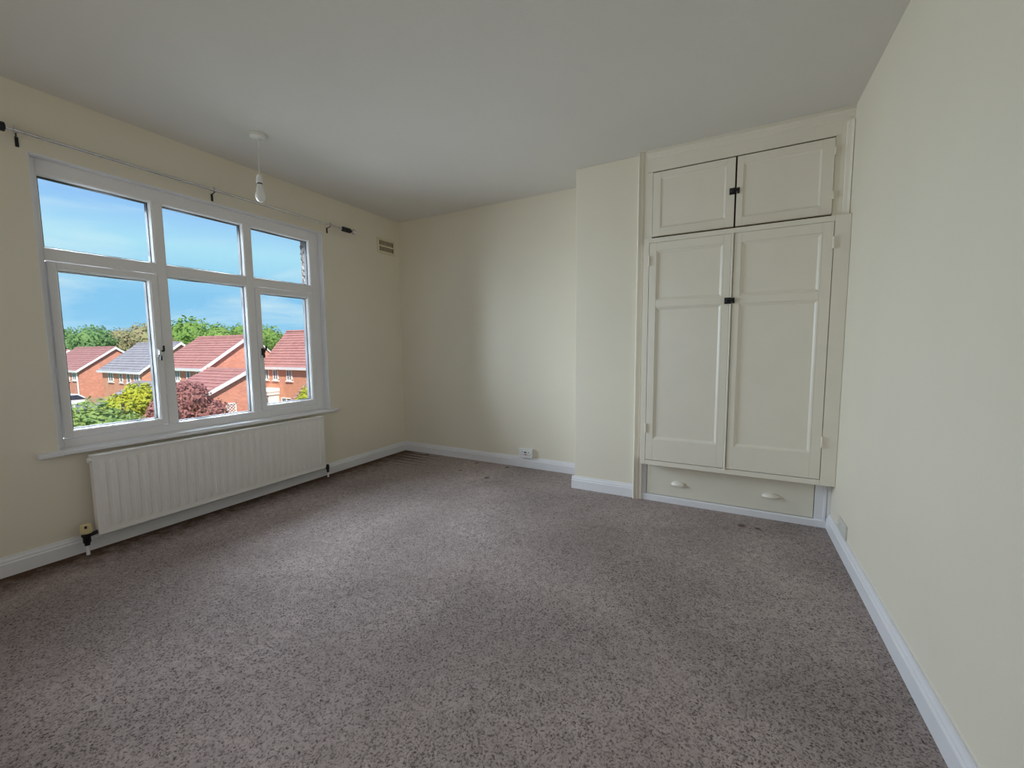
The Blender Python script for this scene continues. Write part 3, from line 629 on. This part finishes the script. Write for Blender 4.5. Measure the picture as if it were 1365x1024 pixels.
hR = gable_house('brick_house', 'brick house with red roof, narrow windows and white porch at the right of the view', -23.0, -33.6, 22.0, 27.0, -0.02, 2.86, 'brick_orange', 'tile_red',
    [(1, 22.0, x_ - 0.36, x_ + 0.36, -1.52, -0.55, -1) for x_ in (-33.3, -31.95, -30.05, -27.2)], 14)
rp = MB().box(-33.2, 21.1, GZ, -31.7, 22.0, -2.75).box(-33.25, 20.95, -2.75, -31.6, 22.0, -2.50).prism([(20.9, -2.5), (22.0, -2.5), (22.0, -2.2), (20.9, -2.42)], 0, -33.28, -31.55)
po = obj('porch', rp, 'barge_white', hR)
for a in (-33.1, -32.65, -32.2): obj('porch_pane', MB().box(a, 21.06, -3.9, a + 0.34, 21.1, -3.0), 'house_glass', po)
win_part(hR, 1, 22.0, -31.3, -29.9, -3.9, -3.0, -1)
gR = gable_house('brick_garage', 'low garage roof beside the right house near the window edge', -19.6, -22.8, 17.0, 19.9, -2.6, -1.35, 'brick_orange', 'tile_brown', (), 7, cat='garage')

# fences, car
def fence(name, label, p0, p1, z0, z1, m_, n):
    f_ = empty(name, ((p0[0] + p1[0]) / 2, (p0[1] + p1[1]) / 2, GZ)); tag(f_, label, 'fence')
    p0, p1 = Vector(p0), Vector(p1); d = (p1 - p0) / n
    for i in range(n):
        a, b_ = p0 + d * i, p0 + d * (i + 1); nn = Vector((-d.y, d.x)).normalized() * 0.03
        q = [(a + nn), (b_ * 0.97 + a * 0.03 + nn), (b_ * 0.97 + a * 0.03 - nn), (a - nn)]
        obj('fence_panel', MB().prism([(v.x, v.y) for v in q], 2, z0, z1), m_, f_)
        obj('fence_post', MB().box(a.x - 0.06, a.y - 0.06, GZ, a.x + 0.06, a.y + 0.06, z1 + 0.08), 'barge_white' if m_ == 'fence_grey' else m_, f_)
    return f_
fence('garden_fence', 'blue grey panel fence in front of the left house', (-44.0, 10.5), (-44.0, 13.55), GZ, -3.15, 'fence_grey', 3)
fence('garden_fence', 'tan timber fence between the left and grey roofed houses', (-46.5, 14.0), (-46.5, 16.2), GZ, -2.95, 'fence_tan', 3)
car = empty('car', (-50.0, 12.8, GZ)); tag(car, 'white car parked behind the blue grey fence at the left', 'car')
cz = 0.75
obj('car_body', MB().prism([(12.0, GZ + 0.35 + cz), (15.9, GZ + 0.35 + cz), (16.0, GZ + 0.8 + cz), (15.0, GZ + 0.98 + cz), (14.3, GZ + 1.5 + cz), (12.6, GZ + 1.52 + cz), (11.9, GZ + 1.0 + cz), (11.9, GZ + 0.5 + cz)], 0, -50.9, -49.2), 'car_white', car, bevel=0.08)
obj('car_window', MB().prism([(12.65, GZ + 1.02 + cz), (14.75, GZ + 1.0 + cz), (14.2, GZ + 1.42 + cz), (12.8, GZ + 1.44 + cz)], 0, -49.21, -49.17), 'car_glass', car)
for yy in (12.7, 15.2): obj('wheel', MB().tube((-50.8, yy, GZ + 0.32 + cz), (-49.18, yy, GZ + 0.32 + cz), 0.32, 16), 'tyre', car)
struct(obj('driveway', MB().box(-53, 9, GZ, -46.8, 17.0, GZ + cz), 'fence_tan'), 'raised drive under the parked car')

# trees and shrubs
def plant(name, label, cat, base, lobes, leafm, nleaf, size, group=None, trunk=0.2, seed=1):
    rr = random.Random(seed)
    p = empty(name, (base[0], base[1], GZ)); tag(p, label, cat, group)
    zt = max(l[2] for l in lobes)
    obj('trunk', MB().tube((base[0], base[1], GZ), (base[0], base[1], zt), trunk, 8, trunk * 0.5), 'bark', p)
    core = MB(); lf_ = MB()
    tot = sum(l[3] * l[4] for l in lobes)
    for cx, cy, cz_, rx, rz in lobes:
        bm = bmesh.new(); bmesh.ops.create_icosphere(bm, subdivisions=2, radius=1.0)
        vs = []
        for v in bm.verts:
            k = 0.80 + 0.16 * noise.noise(v.co * 2.3 + Vector((cx, cy, cz_)))
            vs.append((cx + v.co.x * rx * k, cy + v.co.y * rx * k, cz_ + v.co.z * rz * k))
        core.add(vs, [tuple(v.index for v in f.verts) for f in bm.faces]); bm.free()
        for i in range(int(nleaf * rx * rz / tot)):
            z = rr.uniform(-0.75, 1); a = rr.uniform(0, 2 * math.pi); q = math.sqrt(1 - z * z); k = rr.uniform(0.78, 1.04)
            n0 = Vector((q * math.cos(a), q * math.sin(a), z)); k += 0.14 * noise.noise(n0 * 3.1 + Vector((cx, cy, cz_)))
            c = Vector((cx + n0.x * rx * k, cy + n0.y * rx * k, cz_ + n0.z * rz * k))
            n1 = (n0 + Vector((rr.uniform(-.9, .9), rr.uniform(-.9, .9), rr.uniform(-.6, .9)))).normalized()
            s = n1.orthogonal().normalized(); s = Matrix.Rotation(rr.uniform(0, 6.28), 3, n1) @ s; t_ = n1.cross(s)
            L = size * rr.uniform(0.6, 1.25); w_ = L * 0.55
            lf_.add([c - s * L * 0.5, c + t_ * w_ * 0.5, c + s * L * 0.5, c - t_ * w_ * 0.5], [(0, 1, 2, 3)])
    obj('crown_core', core, leafm, p, smooth=True)
    lv = obj('leaves', lf_, leafm, p, fix=False); lv['kind'] = 'stuff'
    return p
def far_tree(label, x, y, ztop, rad, leafm, seed, wide=1.0, k=1.0):
    x = 3.236 + (x - 3.236) * k; y *= k; ztop = 1.143 + (ztop - 1.143) * k; rad *= k
    rr = random.Random(seed); lobes = [(x, y, ztop - rad * 0.95, rad, rad * 0.95)]
    for k in range(5):
        a = rr.uniform(0, 6.28); d = rad * rr.uniform(0.5, 0.8)
        lobes.append((x + d * math.cos(a), y + d * math.sin(a) * wide, ztop - rad * rr.uniform(0.9, 1.5), rad * rr.uniform(0.55, 0.75), rad * rr.uniform(0.5, 0.7)))
    lobes.append((x, y, ztop - rad * 2.0, rad * 0.95, rad * 1.0))
    plant('broadleaf_tree', label, 'tree', (x, y), lobes, leafm, 3200, rad * 0.17, 'trees behind the houses', 0.35, seed)
far_tree('dark green tree behind the roofs, leftmost of the tree line', -95, 25.0, 5.2, 3.4, 'leaf_deep', 11, k=1.2)
far_tree('dark green rounded tree behind the left brick house ridge', -96, 29.6, 5.7, 3.2, 'leaf_deep', 12, k=0.98)
far_tree('olive brown tree behind the gap beside the grey roof', -97, 33.8, 5.4, 2.9, 'leaf_olive', 13, k=1.14)
far_tree('olive green tree rising above the grey tiled roof', -97, 37.6, 6.6, 3.6, 'leaf_olive', 14, k=0.86)
far_tree('mid green tree beside the left mullion of the middle pane', -92, 41.0, 6.3, 3.0, 'leaf_green', 15, k=1.3)
far_tree('tallest bright green rounded tree above the centre house', -95, 44.0, 7.9, 5.0, 'leaf_green', 16, k=1.08)
far_tree('lower green tree over the centre house ridge, right of the tallest', -97, 50.0, 7.0, 4.0, 'leaf_green', 17, k=0.93)
far_tree('green tree behind the centre gable peak', -95, 54.6, 7.3, 3.8, 'leaf_green', 18, k=1.12)
far_tree('green tree in the gap left of the right hipped roof', -94, 59.0, 6.9, 3.9, 'leaf_green', 19, k=0.88)
far_tree('small green tree low beside the hipped roof slope', -95, 62.6, 4.9, 3.0, 'leaf_green', 20, k=1.3)

plant('garden_shrub', 'leafy green hedge shrub low in the left casement', 'shrub', (-15.5, 4.6), [(-15.5, 4.6, -1.75, 1.05, 1.10), (-15.6, 5.35, -1.55, 0.9, 1.05), (-15.5, 6.05, -1.85, 0.8, 1.0), (-15.4, 3.5, -1.7, 1.0, 1.0), (-15.6, 5.3, -2.6, 1.5, 1.3), (-15.6, 4.8, -3.6, 1.5, 1.4)], 'leaf_hedge', 8500, 0.17, None, 0.12, 31)
plant('garden_shrub', 'yellow green shrub rising above the hedge in the left casement', 'shrub', (-18.0, 7.0), [(-18.6, 7.75, -0.95, 0.6, 0.75), (-18.6, 7.15, -1.25, 0.6, 0.65), (-18.6, 6.7, -1.6, 0.5, 0.55), (-18.6, 7.3, -2.6, 0.8, 1.3)], 'leaf_yellow', 4200, 0.17, None, 0.10, 32)
plant('garden_shrub', 'small purple leaved shrub below the yellow green shrub', 'shrub', (-13.0, 6.3), [(-13.0, 5.95, -1.30, 0.35, 0.40), (-13.0, 6.35, -0.95, 0.42, 0.6), (-13.0, 6.3, -1.8, 0.5, 0.8)], 'leaf_purple', 3000, 0.13, None, 0.08, 33)
plant('plum_tree', 'purple red leaved tree before the centre house', 'tree', (-17.2, 9.0), [(-17.2, 8.85, -0.95, 0.8, 0.8), (-17.2, 9.5, -1.6, 0.85, 0.65), (-17.2, 8.5, -1.8, 0.75, 0.85), (-17.2, 9.1, -2.5, 1.0, 0.9)], 'leaf_purple', 5500, 0.15, None, 0.12, 34)
plant('garden_shrub', 'bright green bush at the right edge of the right casement', 'shrub', (-17.0, 14.35), [(-17.0, 14.35, -1.6, 0.55, 0.75), (-17.0, 13.85, -2.1, 0.55, 0.65), (-17.0, 14.4, -2.5, 0.8, 0.8)], 'leaf_yellow', 2600, 0.18, None, 0.1, 35)
